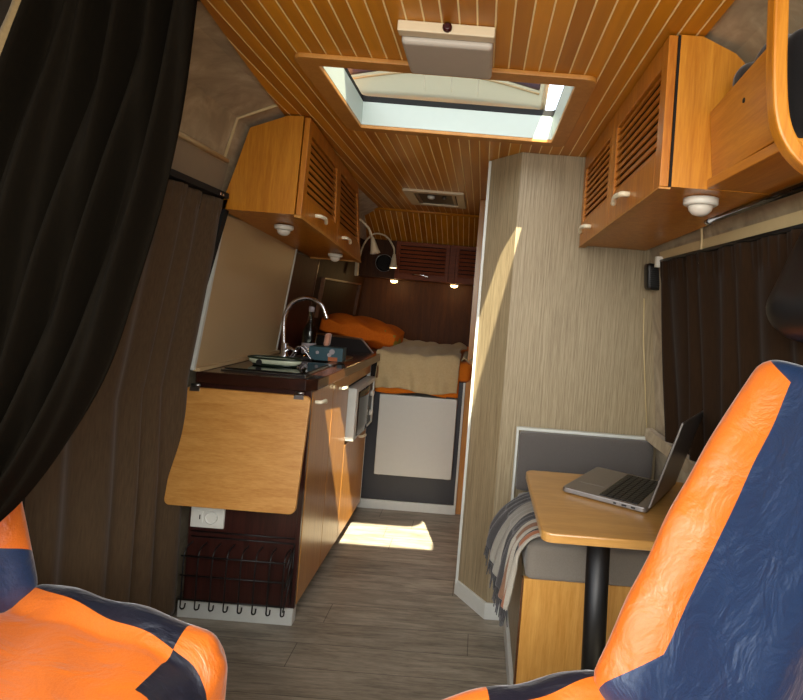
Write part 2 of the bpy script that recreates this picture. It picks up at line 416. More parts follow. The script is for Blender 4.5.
# piping on the lining
def along(profile, y, dx):
    return smooth_path([(x+dx, y, z) for x, z in profile], 4)
for y in (1.39, 1.97):
    obj('piping', Tube([(x+.004, y+k, z-.003) for (x, z), k in zip(LP[4:7], (.02, .01, 0))], .005), 'cream', wl)
obj('piping', Tube([(-.957, 1.301, 1.725), (-.957, 2.02, 1.725)], .008), 'cream', wl)
obj('lower_panel', Prism([(-1.0, 1.301, 1.60), (-.975, 1.301, 1.72), (-.966, 1.301, 1.72), (-.99, 1.301, 1.60)], (0, .75, 0)), 'taupe', wl)
for y in (1.15, 1.72):
    obj('piping', Tube(along([(.66, 1.46), (.66, 1.55), (.635, 1.70), (.60, 1.84)], y, -.004), .004), 'cream', wr)
# bathroom cubicle partition: angled panel, front panel, aisle side
PT = [(-.01, 2.47), (.115, 2.30), (.76, 2.30), (.76, 2.33), (.13, 2.33), (.02, 2.48)]
struct(obj('wall_partition', Prism([(x, y, 0) for x, y in PT], (0, 0, ZC-.001)), 'strie', origin=(0, 0, 0)))
struct(obj('trim_2', Box(-.020, -.008, 2.462, 2.485, .05, 1.915), 'white_trim', bevel=.002))
struct(obj('wall_bathroom', Box(-.018, .012, 2.487, 3.42, 0, 1.919), 'oak_door', origin=(0, 0, 0)))
struct(obj('trim_3', Box(-.06, -.021, 3.405, 3.425, .0, 1.915), 'kdoor'))
bm = bmesh.new()
prism(bm, [(-.022, 2.475, 0), (.110, 2.288, 0), (.118, 2.299, 0), (-.009, 2.478, 0)], (0, 0, .065))
prism(bm, [(.110, 2.288, 0), (.19, 2.288, 0), (.19, 2.299, 0), (.118, 2.299, 0)], (0, 0, .065))
struct(obj('baseboard_partition', bm, 'white_trim', bevel=.002))

# ------------------------------------------------------------------ skylight
wf = struct(thing('window_1', (-.15, 1.83, ZC), None, None))
def ring(bm, x0, x1, y0, y1, a0, a1, b0, b1, z0, z1, r=.0):
    box(bm, x0, x1, y0, b0, z0, z1); box(bm, x0, x1, b1, y1, z0, z1)
    box(bm, x0, a0, b0, b1, z0, z1); box(bm, a1, x1, b0, b1, z0, z1)
def rrect(x0, x1, y0, y1, r, n=5):
    out = []
    for cx, cy, a in ((x1-r, y0+r, -90), (x1-r, y1-r, 0), (x0+r, y1-r, 90), (x0+r, y0+r, 180)):
        for k in range(n+1):
            t = math.radians(a+90*k/n); out.append((cx+r*math.cos(t), cy+r*math.sin(t)))
    return out
def Frame(outer, inner, z0, z1, inner_top=None):
    bm = bmesh.new(); n = len(outer)
    R = [[bm.verts.new((x, y, z)) for x, y in L] for L, z in ((outer, z0), (inner, z0), (inner_top or inner, z1), (outer, z1))]
    for a in range(4):
        for i in range(n):
            A, B = R[a], R[(a+1) % 4]; bm.faces.new([A[i], A[(i+1) % n], B[(i+1) % n], B[i]])
    return bm
obj('frame', Frame(rrect(-.565, .265, 1.505, 2.145, .03), rrect(HX0, HX1, HY0, HY1, .004), ZC-.014, ZC-.0005), 'frame', wf, bevel=.003)
bm = Frame(rrect(HX0-.015, HX1+.015, HY0-.0155, HY1+.015, .004), rrect(HX0, HX1, HY0, HY1, .004), ZC-.0004, ZC+.085, rrect(HX0, HX1, HY0-.075, HY1, .004))
obj('reveal', bm, 'reveal', wf)
obj('gasket', Frame(rrect(HX0-.03, HX1+.03, HY0-.10, HY1+.03, .03), rrect(HX0-.004, HX1+.004, HY0-.075, HY1-.0, .02), ZC+.0855, ZC+.107), 'rubber', wf)
# milky lid hinged at the rear edge and standing open
th = math.radians(31); hy, hz = 2.13, ZC+.112
def lidf(s, t):
    x = -.205 + (s-.5)*.75; L = .63*t
    c = min(1, (1-abs(2*s-1))*5); L = min(L, .63-.10*(1-math.sqrt(max(0, 1-(1-c)**2))))
    bow = .035*math.sin(PI*s)*math.sin(PI*min(1, max(0, t*.9+.05)))
    return V((x, hy-L*math.cos(th)-bow*math.sin(th), hz+L*math.sin(th)+bow*math.cos(th)))
lid = obj('lid', Sheet(lidf, 40, 20), 'lid', wf, solid=.006)
bm = bmesh.new()
tube(bm, [lidf(k/30, 1)-V((0, 0, .006)) for k in range(31)], .010)
tube(bm, [lidf(0, k/10)-V((0, 0, .006)) for k in range(11)], .009); tube(bm, [lidf(1, k/10)-V((0, 0, .006)) for k in range(11)], .009)
obj('lid_edge', bm, 'lampbody', lid)
def rib(s, dt, dz=.0065): return lidf(.03+.94*s, .13+.055*math.sin(PI*s)+dt)-V((0, .0, dz))
obj('tan_strip', Tube([rib(k/30, 0) for k in range(31)], .0045, 8), 'lid_tan', lid)  # thin tan strip arched across the lid underside
obj('reflection_band', Sheet(lambda a, b: rib(a, .02+.05*b, .0045), 30, 3), 'lid_reflection', lid, solid=.001)  # reflection of the interior in the lid, painted as a purple band
for s in (.40, .54, .68): obj('seam', Tube([rib(s, -.11*k/6+0, .0045) for k in range(7)], .0009, 6), 'white', lid)


# roof vent
t = thing('roof_vent', (-.34, 3.46, ZC), 'small square roof vent with cream frame in the board ceiling above the bed end', 'roof vent')
obj('frame', Frame(rrect(-.515, -.155, 3.24, 3.70, .008), rrect(-.455, -.205, 3.29, 3.655, .004), ZC-.016, ZC-.0005), 'lampbody', t, bevel=.003)
obj('vent_cover', Box(-.454, -.206, 3.291, 3.654, ZC-.006, ZC-.002), 'black', t)
bm = bmesh.new(); lathe(bm, (-.36, 3.40, ZC-.0065), [(.022, 0), (.022, -.012), (.012, -.018)]); obj('knob', bm, 'white', t)
bm = bmesh.new(); lathe(bm, (-.28, 3.40, ZC-.0065), [(.012, 0), (.012, -.01), (.006, -.014)]); obj('knob', bm, 'steel', t)
for x in (-.44, -.222): obj('side_rail', Box(x-.008, x+.008, 3.30, 3.645, ZC-.012, ZC-.0065), 'steel', t)

# ceiling lamp box
t = thing('ceiling_light', (-.13, 1.38, ZC), 'boxy off-white ceiling light with dark red knob in front of the skylight', 'ceiling light')
obj('housing', Box(-.245, -.020, 1.285, 1.315, ZC-.026, ZC-.001), 'lampbody', t, bevel=.003)
obj('diffuser', Box(-.240, -.023, 1.316, 1.497, ZC-.040, ZC-.001), 'lampgrey', t, bevel=.010, seg=4)
bm = bmesh.new(); lathe(bm, (-.130, 1.285, ZC-.013), [(.011, 0), (.011, .006), (.006, .010)], axis=(0, -1, 0)); obj('knob', bm, 'darkred', t)

# ------------------------------------------------------------------ louvred wall cabinets
def handle(parent, q, s, t, horizontal=True, L=.088, mat='ivory'):
    a = [(-L/2, 0, 0), (-L/2, 0, .020), (-L*.25, .002, .026), (0, .004, .028), (L*.25, .002, .026), (L/2, -.004, .022)]
    pts = [q(s+p[0], t+p[1]-.006*(p[0]/L), .02+p[2]) for p in a]
    return obj('handle', Tube(smooth_path(pts, 4), .0078, 8), mat, parent)
def louvre_door(parent, q, s0, s1, mat_f, mat_s, nsl, th=.02, hs=None, b=.045, low=.085, up=.06):
    h = q.h
    bm = bmesh.new()
    qbox(bm, q, s0, s0+b, 0, h, 0, th); qbox(bm, q, s1-b, s1, 0, h, 0, th)
    qbox(bm, q, s0+b, s1-b, 0, low, 0, th); qbox(bm, q, s0+b, s1-b, h-up, h, 0, th)
    d = obj('door', bm, mat_f, parent, bevel=.0015)
    t0, t1 = low, h-up; p = (t1-t0)/nsl
    for k in range(nsl):
        bm = bmesh.new(); z = t0+k*p
        qbox(bm, q, s0+b, s1-b, z+.001, z+p*.80, .012, .017, shear=-.005)
        obj('slat', bm, mat_s, d)
    bm = bmesh.new(); qbox(bm, q, s0+b, s1-b, t0, t1, -.001, .0008); obj('backing', bm, 'gap', d)
    if hs is not None: handle(d, q, hs, low*.45)
    return d
# left
t = thing('wall_cabinet', (-.84, 2.62, 1.5), 'honey oak overhead cabinet with two louvred doors above the kitchen worktop', 'wall cabinet')
y0, y1 = 2.05, 3.20
A = [(-.985, 1.555), (-.712, 1.555), (-.705, 1.917), (-.762, 1.915), (-.898, 1.860), (-.942, 1.70)]
B = [(-1.0, 1.475), (-.735, 1.475), (-.785, 1.917), (-.80, 1.915), (-.905, 1.862), (-.945, 1.70)]
def loft2(A, ya, B, yb):
    bm = bmesh.new(); a = [bm.verts.new((x, ya, z)) for x, z in A]; b = [bm.verts.new((x, yb, z)) for x, z in B]
    bm.faces.new(a); bm.faces.new(b[::-1]); n = len(a)
    for i in range(n): bm.faces.new([a[i], a[(i+1) % n], b[(i+1) % n], b[i]])
    return bm
obj('body', loft2(A, y0, B, y1), 'oak', t)
q = quad((-.708, y0, 1.556), (-.731, y1, 1.478), (-.780, y1, 1.914), (-.700, y0, 1.914), (1, 0, 0))
louvre_door(t, q, .002, q.w/2-.001, 'oak_door', 'oak_slat', 9, hs=q.w*.20)
louvre_door(t, q, q.w/2+.001, q.w-.002, 'oak_door', 'oak_slat', 9, hs=q.w*.62)
bm = bmesh.new(); qbox(bm, q, 0, q.w, -.012, -.0015, -.004, .022)
hexa(bm, [(-1.0, y1-.012, 1.467), (-.73, y1-.012, 1.467), (-.73, y1, 1.467), (-1.0, y1, 1.467), (-1.0, y1-.012, 1.4745), (-.73, y1-.012, 1.4745), (-.73, y1, 1.4745), (-1.0, y1, 1.4745)])
obj('bottom_trim', bm, 'frame', t)
# right
t = thing('wall_cabinet', (.52, 1.76, 1.56), 'honey oak overhead cabinet with two louvred doors above the dinette table', 'wall cabinet')
y0, y1 = 1.25, 2.285
A = [(.648, 1.577), (.398, 1.577), (.394, 1.917), (.445, 1.917), (.52, 1.885), (.575, 1.835), (.62, 1.74)]
obj('body', loft2(A, y0, [(x, z-.022 if z < 1.6 else z) for x, z in A], y1), 'oak', t)
q = quad((.394, y0, 1.577), (.396, y1, 1.552), (.392, y1, 1.916), (.390, y0, 1.916), (-1, 0, 0))
louvre_door(t, q, .002, q.w/2-.001, 'oak_door', 'oak_slat', 9, hs=q.w*.30)
louvre_door(t, q, q.w/2+.001, q.w-.002, 'oak_door', 'oak_slat', 9, hs=q.w*.82)
bm = bmesh.new(); qbox(bm, q, 0, q.w, -.006, -.0015, -.004, .022); obj('bottom_trim', bm, 'frame', t)
bm = bmesh.new(); qbox(bm, q, 0, .004, 0, q.h, -.006, -.0006); obj('door_gap', bm, 'gap', t)
# rear, over the head of the bed
t = thing('wall_cabinet', (-.38, 4.57, 1.44), 'reddish louvred cabinet across the van above the rear end of the bed', 'wall cabinet')
obj('body', Prism([(-1.05, 4.45, 1.432), (-1.05, 4.69, 1.432), (-1.05, 4.69, 1.628), (-1.05, 4.45, 1.735)], (1.04, 0, 0)), 'redpanel', t)
q = quad((-.71, 4.448, 1.436), (-.285, 4.448, 1.436), (-.285, 4.448, 1.732), (-.71, 4.448, 1.732), (0, -1, 0))
d = louvre_door(t, q, 0, q.w, 'redwood', 'redwood', 7, b=.03, low=.045, up=.03)
handle(d, q, q.w*.5, .035, L=.12, mat='chrome')
q2 = quad((-.235, 4.448, 1.436), (-.015, 4.448, 1.436), (-.015, 4.448, 1.732), (-.235, 4.448, 1.732), (0, -1, 0))
louvre_door(t, q2, 0, q2.w, 'redwood', 'redwood', 7, b=.025, low=.045, up=.03)
obj('stile', Box(-.283, -.237, 4.43, 4.447, 1.436, 1.732), 'redwood', t)
# round black speaker on the rear panel
t = thing('round_speaker', (-.82, 4.448, 1.50), 'round black speaker set in the rear panel behind the reading lights', 'speaker')
bm = bmesh.new(); lathe(bm, (-.80, 4.4475, 1.55), [(.065, 0), (.065, .008), (.05, .010)], axis=(0, -1, 0)); obj('grille', bm, 'rubber', t)
bm = bmesh.new()
tube(bm, [(-.80+.068*math.cos(a*PI/12), 4.441, 1.55+.068*math.sin(a*PI/12)) for a in range(25)], .0025, 6, cap=False); obj('rim', bm, 'steel', t)

# open shelf next to right cabinet, with curved end
t = thing('wall_shelf', (.55, 1.08, 1.575), 'honey oak open shelf with curved end joined to the right overhead cabinet', 'shelf')
bm = bmesh.new(); hexa(bm, [(.474, .93, 1.60), (.486, .93, 1.60), (.500, 1.248, 1.60), (.488, 1.248, 1.60), (.455, .93, 1.768), (.467, .93, 1.768), (.484, 1.248, 1.748), (.472, 1.248, 1.748)]); obj('front_panel', bm, 'oak_h', t, bevel=.002)
obj('base_board', Box(.478, .648, .93, 1.248, 1.578, 1.599), 'oak_h', t, bevel=.002)
path = smooth_path([(.437, 0, 1.925), (.443, 0, 1.80), (.450, 0, 1.68), (.464, 0, 1.605), (.497, 0, 1.560), (.545, 0, 1.535), (.61, 0, 1.527)], 6)
bm = bmesh.new(); L, R = [], []
for i, p in enumerate(path):
    d = (path[min(i+1, len(path)-1)]-path[max(i-1, 0)]).normalized(); nn = V((d.z, 0, -d.x))
    L.append(p+nn*.012); R.append(p-nn*.012)
for i in range(len(path)-1):
    hexa(bm, [V((a.x, y, a.z)) for y in (.90, .928) for a in (L[i], R[i], R[i+1], L[i+1])])
bmesh.ops.remove_doubles(bm, verts=bm.verts[:], dist=1e-5)
obj('curved_end', bm, 'oak', t, bevel=.004)
obj('screw_cap', Lathe((.4705, 1.07, 1.71), [(.005, 0), (.005, .004), (.002, .005)], axis=(-1, 0, 0)), 'black', t)
# bag on that shelf
def bagf(x, y, z):
    p = rounded(x, y, z, .055, .13, .11, .05); k = 1+.10*math.sin(9*p.y*6+p.z*30)
    return V((.565+p.x*k-.25*max(0, p.z), 1.09+p.y, 1.712+p.z*k))
tag(obj('bag', Pad(bagf, 16), 'bag'), 'black cloth bag stuffed on the open shelf beside the right overhead cabinet', 'bag')

# puck lights
def puck(x, y, z, r, label, group):
    t = thing('puck_light', (x, y, z), label, 'light', group)
    obj('base_ring', Lathe((x, y, z), [(r, 0), (r, -.014), (r*.86, -.018)]), 'white', t)
    obj('lens', Lathe((x, y, z-.0185), [(r*.72, 0), (r*.66, -.010), (r*.45, -.019), (r*.2, -.023)]), 'lens', t)
puck(.500, 1.335, 1.574, .040, 'white round puck light under the right overhead cabinet', 'puck lights under the cabinets')
puck(-.825, 2.27, 1.537, .038, 'white round puck light under the left cabinet, the one nearer the front', 'puck lights under the cabinets')
puck(-.80, 2.98, 1.489, .038, 'white round puck light under the left cabinet, the one nearer the bed', 'puck lights under the cabinets')
# small lit spots under rear cabinet
def spot(x, label):
    t = thing('spot_light', (x, 4.50, 1.431), label, 'light', 'lit spots under the rear cabinet')
    obj('collar', Lathe((x, 4.50, 1.4315), [(.034, 0), (.032, -.012)]), 'lampbody', t)
    obj('bulb', Lathe((x, 4.50, 1.419), [(.030, 0), (.026, -.012), (.014, -.018)]), 'bulb', t)
    l = bpy.data.lights.new('spot_glow', 'POINT'); l.energy = .8; l.color = (1, .62, .25); l.shadow_soft_size = .02
    o = bpy.data.objects.new('spot_glow', l); COL.objects.link(o); o.location = (x, 4.49, 1.385)
spot(-.72, 'lit warm spot under the rear cabinet, left one below the reading light')
spot(-.235, 'lit warm spot under the rear cabinet, right one near the bathroom wall')
# gooseneck reading lights
def goose(name_label, mount, pts, r0, head, d, lit, rr=.030):
    t = thing('reading_light', mount, name_label, 'reading light')
    obj('wall_bracket', Box(mount[0]-.012, mount[0]+.012, mount[1]-.018, mount[1]+.018, mount[2]-.11, mount[2]+.02), 'lampbody', t, bevel=.004)
    obj('gooseneck', Tube(smooth_path(pts, 8), r0, 8), 'lampbody', t)
    obj('lamp_head', Lathe(head, [(.010, 0), (.014, .025), (rr*.75, .075), (rr, .10)], axis=d), 'lampbody', t)
    h = V(head)+V(d).normalized()*.1005
    obj('bulb', Lathe(h, [(rr*.85, 0), (rr*.6, .003)], axis=d), 'bulb_soft' if lit else 'lens', t)
goose('cream gooseneck reading light arching out just beyond the left overhead cabinet', (-.975, 3.42, 1.68),
      [(-.963, 3.42, 1.69), (-.91, 3.42, 1.765), (-.82, 3.42, 1.76), (-.735, 3.42, 1.70), (-.70, 3.42, 1.635)], .0075, (-.70, 3.42, 1.64), (.25, 0, -1), False, .032)
goose('cream gooseneck reading light with lit bulb in front of the round speaker', (-.935, 4.1, 1.53),
      [(-.923, 4.1, 1.55), (-.895, 4.1, 1.66), (-.83, 4.1, 1.735), (-.74, 4.1, 1.725), (-.68, 4.1, 1.65), (-.67, 4.1, 1.59)], .0065, (-.67, 4.1, 1.60), (0, 0, -1), True, .03)

# ------------------------------------------------------------------ left wall linings behind the kitchen
def lean(z): return -1.06 + max(0, z-.93)*.118
def wall_quad(name, ya0, ya1, yb0, yb1, z0, z1, th, mat, label=None, cat=None, dx=0):
    bm = bmesh.new(); a, b = lean(z0)+dx, lean(z1)+dx
    hexa(bm, [(a-th, ya0, z0), (a, ya0, z0), (a, ya1, z0), (a-th, ya1, z0), (b-th, yb0, z1), (b, yb0, z1), (b, yb1, z1), (b-th, yb1, z1)]); return bm
sp = thing('splashback', (-1.05, 2.5, .95), 'plain beige splashback panel rising from the worktop to the overhead cabinet', 'splashback')
obj('panel', wall_quad('', 2.10, 2.93, 2.10, 2.93, .952, 1.54, .02, 'splash'), 'splash', sp)
obj('edge_strip', wall_quad('', 2.085, 2.10, 2.085, 2.10, .952, 1.56, .022, 'cream', dx=.006), 'white_trim', sp)
obj('edge_strip', wall_quad('', 2.93, 2.942, 2.93, 2.942, .952, 1.50, .022, 'cream', dx=.004), 'white_trim', sp)
obj('foot_strip', Box(-1.06, -1.035, 2.10, 2.93, .9465, .96), 'splash', sp)
struct(obj('wall_panel_kitchen', wall_quad('', 2.945, 3.36, 2.945, 3.36, .90, 1.476, .02, ''), 'mahog_red', origin=(0, 0, 0)))
struct(obj('trim_5', wall_quad('', 3.36, 3.372, 3.36, 3.372, .90, 1.60, .02, '', dx=.003), 'edge'))
struct(obj('wall_panel_bed', wall_quad('', 3.372, 4.69, 3.372, 4.69, .80, 1.80, .02, ''), 'brownpanel', origin=(0, 0, 0)))
# wall niche with pale frame over the bed
t = thing('wall_niche', (-1.03, 3.8, 1.12), 'dark wall niche with thin pale frame behind the orange pillow', 'niche')
bm = bmesh.new()
for a in ((3.46, 4.50, 1.36, 1.372), (3.46, 3.475, 1.12, 1.36), (4.488, 4.50, 1.12, 1.36)):
    hexa(bm, [(lean(z)+dx, y, z) for z in (a[2], a[3]) for dx, y in ((.001, a[0]), (.03, a[0]), (.03, a[1]), (.001, a[1]))])
obj('frame', bm, 'edge', t)
bm = bmesh.new(); hexa(bm, [(lean(z)+dx, y, z) for z in (1.12, 1.36) for dx, y in ((.001, 3.476), (.006, 3.476), (.006, 4.487), (.001, 4.487))])
obj('back', bm, 'gap', t)

# ------------------------------------------------------------------ kitchen unit
KX = -.625; KY0, KY1 = 2.15, 3.30
t = thing('kitchen_cabinet', (-.84, 2.72, 0), 'kitchen base cabinet with dark mahogany end and honey veneer doors', 'cabinet')
bm = bmesh.new()
box(bm, -1.055, KX-.018, KY0, KY0+.018, .06, .8995); box(bm, -1.055, KX-.018, KY1-.018, KY1, .06, .8995)
box(bm, -1.055, -1.04, KY0+.018, KY1-.018, .06, .8995)
box(bm, -1.04, KX-.018, 2.765, 2.78, .06, .8995); box(bm, -1.04, KX-.018, KY0+.018, KY1-.018, .06, .078)
box(bm, -1.04, KX-.018, 2.78, KY1-.018, .52, .535)
obj('body', bm, 'mahog', t)
obj('front_frame', Box(KX-.0175, KX-.001, KY0, KY0+.016, .06, .8995), 'mahog', t)
q = quad((KX-.017, KY0, .065), (KX-.017, KY1, .065), (KX-.017, KY1, .892), (KX-.017, KY0, .892), (1, 0, 0))
def kdoor(y0, y1, z0, z1, hy_=None, hz_=None):
    bm = bmesh.new(); box(bm, KX-.0165, KX+.001, y0, y1, z0, z1); d = obj('door', bm, 'kdoor', t, bevel=.0015)
    if hy_: handle(d, q, hy_-KY0, hz_-.065, L=.07)
kdoor(KY0+.018, 2.473, .067, .89, 2.235, .845); kdoor(2.477, 2.772, .067, .89, 2.60, .845)
kdoor(2.776, KY1-.004, .067, .53, 3.13, .50); kdoor(2.776, KY1-.004, .83, .89)
obj('side_strip', Box(KX-.0165, KX+.002, KY1-.0035, KY1+.004, .06, .8995), 'white_trim', t)
bm = bmesh.new(); box(bm, -1.068, KX-.002, KY0-.012, KY0-.0005, 0, .062); box(bm, KX-.016, KX-.002, KY0, KY0+.03, 0, .062)
struct(obj('baseboard_kitchen', bm, 'white_trim', bevel=.002))
obj('plinth', Box(KX-.05, KX-.035, KY0+.032, KY1-.02, 0, .0595), 'black', t)
# worktop: dark slab with paler edge banding on the aisle side
t = thing('worktop', (-.84, 2.72, .90), 'glossy dark worktop lying on the kitchen base cabinet', 'worktop')
WT = [(-1.058, 2.118), (-.640, 2.118), (-.605, 2.155), (-.578, 3.32), (-1.058, 3.32)]
obj('slab', Prism([(x, y, .9005) for x, y in WT], (0, 0, .044)), 'worktop', t, bevel=.003)
obj('edge_band', Prism([(-.6035, 2.30, .903), (-.6015, 2.30, .903), (-.5755, 3.31, .903), (-.5775, 3.31, .903)], (0, 0, .038)), 'edge', t)
# upright end board
t = thing('end_board', (-.84, 3.34, .80), 'dark upright board with cut corner between worktop and bed', 'board')
EB = [(-1.05, .80), (-.60, .80), (-.592, .905), (-.70, 1.015), (-1.05, 1.03)]
obj('panel', Prism([(x, 3.325, z) for x, z in EB], (0, .016, 0)), 'enddark', t)
obj('edge_band', Tube([(-.591, 3.333, .80), (-.585, 3.333, .907), (-.697, 3.333, 1.020), (-1.05, 3.333, 1.036)], .0065, 8), 'edge', t)
# gas hob with glass lid, sink strip
t = thing('hob', (-.84, 2.4, .945), 'black glass lid of the built-in hob on the front half of the worktop', 'hob')
obj('steel_rim', Box(-1.0, -.665, 2.19, 2.56, .9455, .950), 'steel', t, bevel=.002)
obj('glass_lid', Box(-.99, -.675, 2.20, 2.55, .9505, .956), 'glossblack', t, bevel=.002)
t = thing('sink', (-.80, 2.80, .945), 'stainless steel sink rim in the worktop between hob and teal box', 'sink')
obj('rim', Frame(rrect(-.91, -.66, 2.58, 3.0, .03), rrect(-.89, -.70, 2.61, 2.97, .03), .9455, .951), 'steel', t)
obj('basin', Frame(rrect(-.89, -.70, 2.61, 2.97, .03), rrect(-.84, -.77, 2.68, 2.90, .03), .9452, .9458), 'glossblack', t)
# tray
def trayf(sx, z, dz=0): return sx
t = thing('tray', (-.86, 2.36, .957), 'long pale tray with dark green rim lying on the hob lid', 'tray')
def ell(r, z, a=.112, b=.042): return [V((-.85+a*r*math.copysign(abs(math.cos(k*PI/20))**.75, math.cos(k*PI/20)), 2.36+b*r*math.sin(k*PI/20)+.0, z)) for k in range(40)]
bm = bmesh.new(); rings = [[bm.verts.new(p) for p in ell(r, z)] for r, z in ((.75, .957), (.97, .972), (.99, .985), (.95, .985), (.7, .975))]
for i in range(4):
    for k in range(40): f = bm.faces.new([rings[i][k], rings[i][(k+1) % 40], rings[i+1][(k+1) % 40], rings[i+1][k]]); f.smooth = True
bm.faces.new(rings[0][::-1]); bm.faces.new(rings[-1]); obj('dish', bm, 'tray', t)
bm = bmesh.new(); p = ell(1.0, .987); tube(bm, p+[p[0]], .0045, 8, cap=False); p = ell(.80, .962); tube(bm, p+[p[0]], .0045, 8, cap=False); obj('rim', bm, 'green', t)
bm = bmesh.new(); lathe(bm, (-.90, 2.316, .971), [(.012, 0), (.012, .003)], axis=(0, -1, 0)); obj('mark', bm, 'black', t)
# tap
t = thing('tap', (-.93, 2.74, .945), 'chrome kitchen tap with tall arched spout at the wall side of the worktop', 'tap')
obj('base', Lathe((-.945, 2.74, .9455), [(.026, 0), (.024, .012), (.018, .02), (.018, .07), (.014, .075)]), 'chrome', t)
obj('spout', Tube(smooth_path([(-.945, 2.74, .98), (-.955, 2.74, 1.06), (-.957, 2.74, 1.15), (-.925, 2.74, 1.215), (-.855, 2.74, 1.245), (-.785, 2.74, 1.22), (-.748, 2.74, 1.15)], 8), .0105, 12), 'chrome', t)
obj('lever', Tube([(-.935, 2.735, .985), (-.905, 2.70, 1.00), (-.865, 2.68, .985)], [.012, .010, .007], 10), 'chrome', t)
# bottle
t = thing('bottle', (-.865, 2.86, .946), 'clear glass bottle with pale label and tall neck beside the tap', 'bottle')
obj('glass', Lathe((-.865, 2.86, .946), [(.030, 0), (.035, .006), (.035, .13), (.030, .150), (.014, .175), (.011, .19), (.011, .228), (.013, .23)]), 'bottle', t)
obj('label_band', Lathe((-.865, 2.86, .966), [(.0356, 0), (.0358, .001), (.0358, .05), (.0356, .051)]), 'label', t)
obj('cap', Lathe((-.865, 2.86, 1.1765), [(.0142, 0), (.0142, .022), (.012, .026)]), 'label', t)
# drying rack / caddy in front of bottle
t = thing('dish_caddy', (-.85, 2.71, .946), 'small chrome wire dish caddy in front of the clear bottle', 'dish caddy')
bm = bmesh.new()
for dy in (0, .05):
    tube(bm, smooth_path([(-.90, 2.68+dy, .95), (-.87, 2.68+dy, 1.00), (-.85, 2.68+dy, 1.012), (-.82, 2.68+dy, .985), (-.79, 2.68+dy, .95)], 5), .0035, 6)
for a in ((-.87, 1.0), (-.82, .985), (-.895, .957), (-.797, .957)): tube(bm, [(a[0], 2.68, a[1]), (a[0], 2.73, a[1])], .003, 6)
obj('wire_frame', bm, 'chrome', t)
obj('drip_tray', Box(-.905, -.785, 2.672, 2.738, .952, .958), 'black', t, bevel=.002)
# teal box
t = thing('tea_box', (-.73, 2.72, .946), 'small teal carton with white and orange print beside the sink', 'box')
obj('carton', Box(-.812, -.648, 2.69, 2.76, .952, 1.018), 'teal', t, bevel=.002)
bm = bmesh.new(); lathe(bm, (-.70, 2.6895, .998), [(.013, 0), (.013, .0008)], axis=(0, -1, 0)); lathe(bm, (-.712, 2.6895, .982), [(.010, 0), (.010, .0008)], axis=(0, -1, 0)); obj('white_print', bm, 'label', t); obj('white_spot', Lathe((-.770, 2.6895, .990), [(.008, 0), (.008, .0008)], axis=(0, -1, 0)), 'label', t)
obj('orange_print', Box(-.717, -.672, 2.6885, 2.6895, .953, .972), 'orange_print', t)
# pink sponge standing on the box
def spf(x, y, z):
    p = rounded(x, y, z, .014, .02, .032, .012); return V((-.735+p.x+.1*p.z, 2.725+p.y, 1.052+p.z))
tag(obj('sponge', Pad(spf, 8), 'pink'), 'small pale pink sponge standing upright on the teal carton', 'sponge')
# fold down board
t = thing('folding_table_leaf', (-.85, 2.10, .45), 'maple fold-down leaf with rounded corners hanging on the kitchen cabinet end', 'folding table')
pts = rrect(-1.088, -.612, .472, .886, .022)
obj('board', Prism([(x, 2.098-(.885-z)*.20, z) for x, z in pts], (0, .018, .0)), 'maple', t, bevel=.003)
for x in (-1.045, -.655):
    bm = bmesh.new(); box(bm, x-.018, x+.018, 2.090, 2.0975, .874, .889); tube(bm, [(x-.016, 2.098, .896), (x+.016, 2.098, .896)], .005, 8)
    h = obj('hinge', bm, 'steel', t)
# outlet
t = thing('power_outlet', (-.98, 2.15, .35), 'white double power outlet below the fold-down leaf', 'outlet')
obj('cover_plate', Box(-1.045, -.917, 2.138, 2.1495, .347, .430), 'white', t, bevel=.003)
obj('socket_ring', Lathe((-.965, 2.1375, .388), [(.024, 0), (.024, .006), (.019, .008), (.018, .003)], axis=(0, -1, 0)), 'white', t)
obj('socket_face', Lathe((-.965, 2.137, .388), [(.0178, 0), (.0178, .001)], axis=(0, -1, 0)), 'white', t)
for x in (-.972, -.958): obj('pin_hole', Lathe((x, 2.1358, .388), [(.0025, 0), (.0025, .0006)], axis=(0, -1, 0)), 'black', t)
obj('switch', Box(-1.018, -.996, 2.134, 2.1375, .366, .412), 'white', t, bevel=.001)
obj('switch_mark', Box(-1.009, -1.005, 2.1325, 2.1338, .381, .398), 'black', t)
# black wire rack
t = thing('wire_rack', (-.85, 2.12, .06), 'black wire basket rack on the dark cabinet end above the baseboard', 'rack')
bm = bmesh.new(); R = .0028
xs = [-1.03+i*.0535 for i in range(8)]
for i, x in enumerate(xs):
    tube(bm, smooth_path([(x, 2.143, .29), (x, 2.085, .27), (x, 2.083, .10), (x, 2.085, .066), (x+.006, 2.100, .058), (x+.004, 2.112, .07)], 4), R, 6)
for z in (.262, .19, .10): tube(bm, [(-1.04, 2.0825, z), (-.648, 2.0825, z)], R, 6)
obj('front_wires', bm, 'black', t)
bm = bmesh.new()
for z0 in (.245, .16): tube(bm, [(-.648, 2.083, z0), (-.642, 2.142, z0+.055)], R, 6); tube(bm, [(-.642, 2.142, z0+.055), (-.648, 2.083, z0-.08)], R, 6)
tube(bm, [(-.642, 2.143, .31), (-.642, 2.143, .08)], R, 6); obj('side_wires', bm, 'black', t)
bm = bmesh.new()
for z in (.31, .33): tube(bm, [(-1.04, 2.144, z), (-.642, 2.144, z)], R, 6)
obj('back_wires', bm, 'black', t)
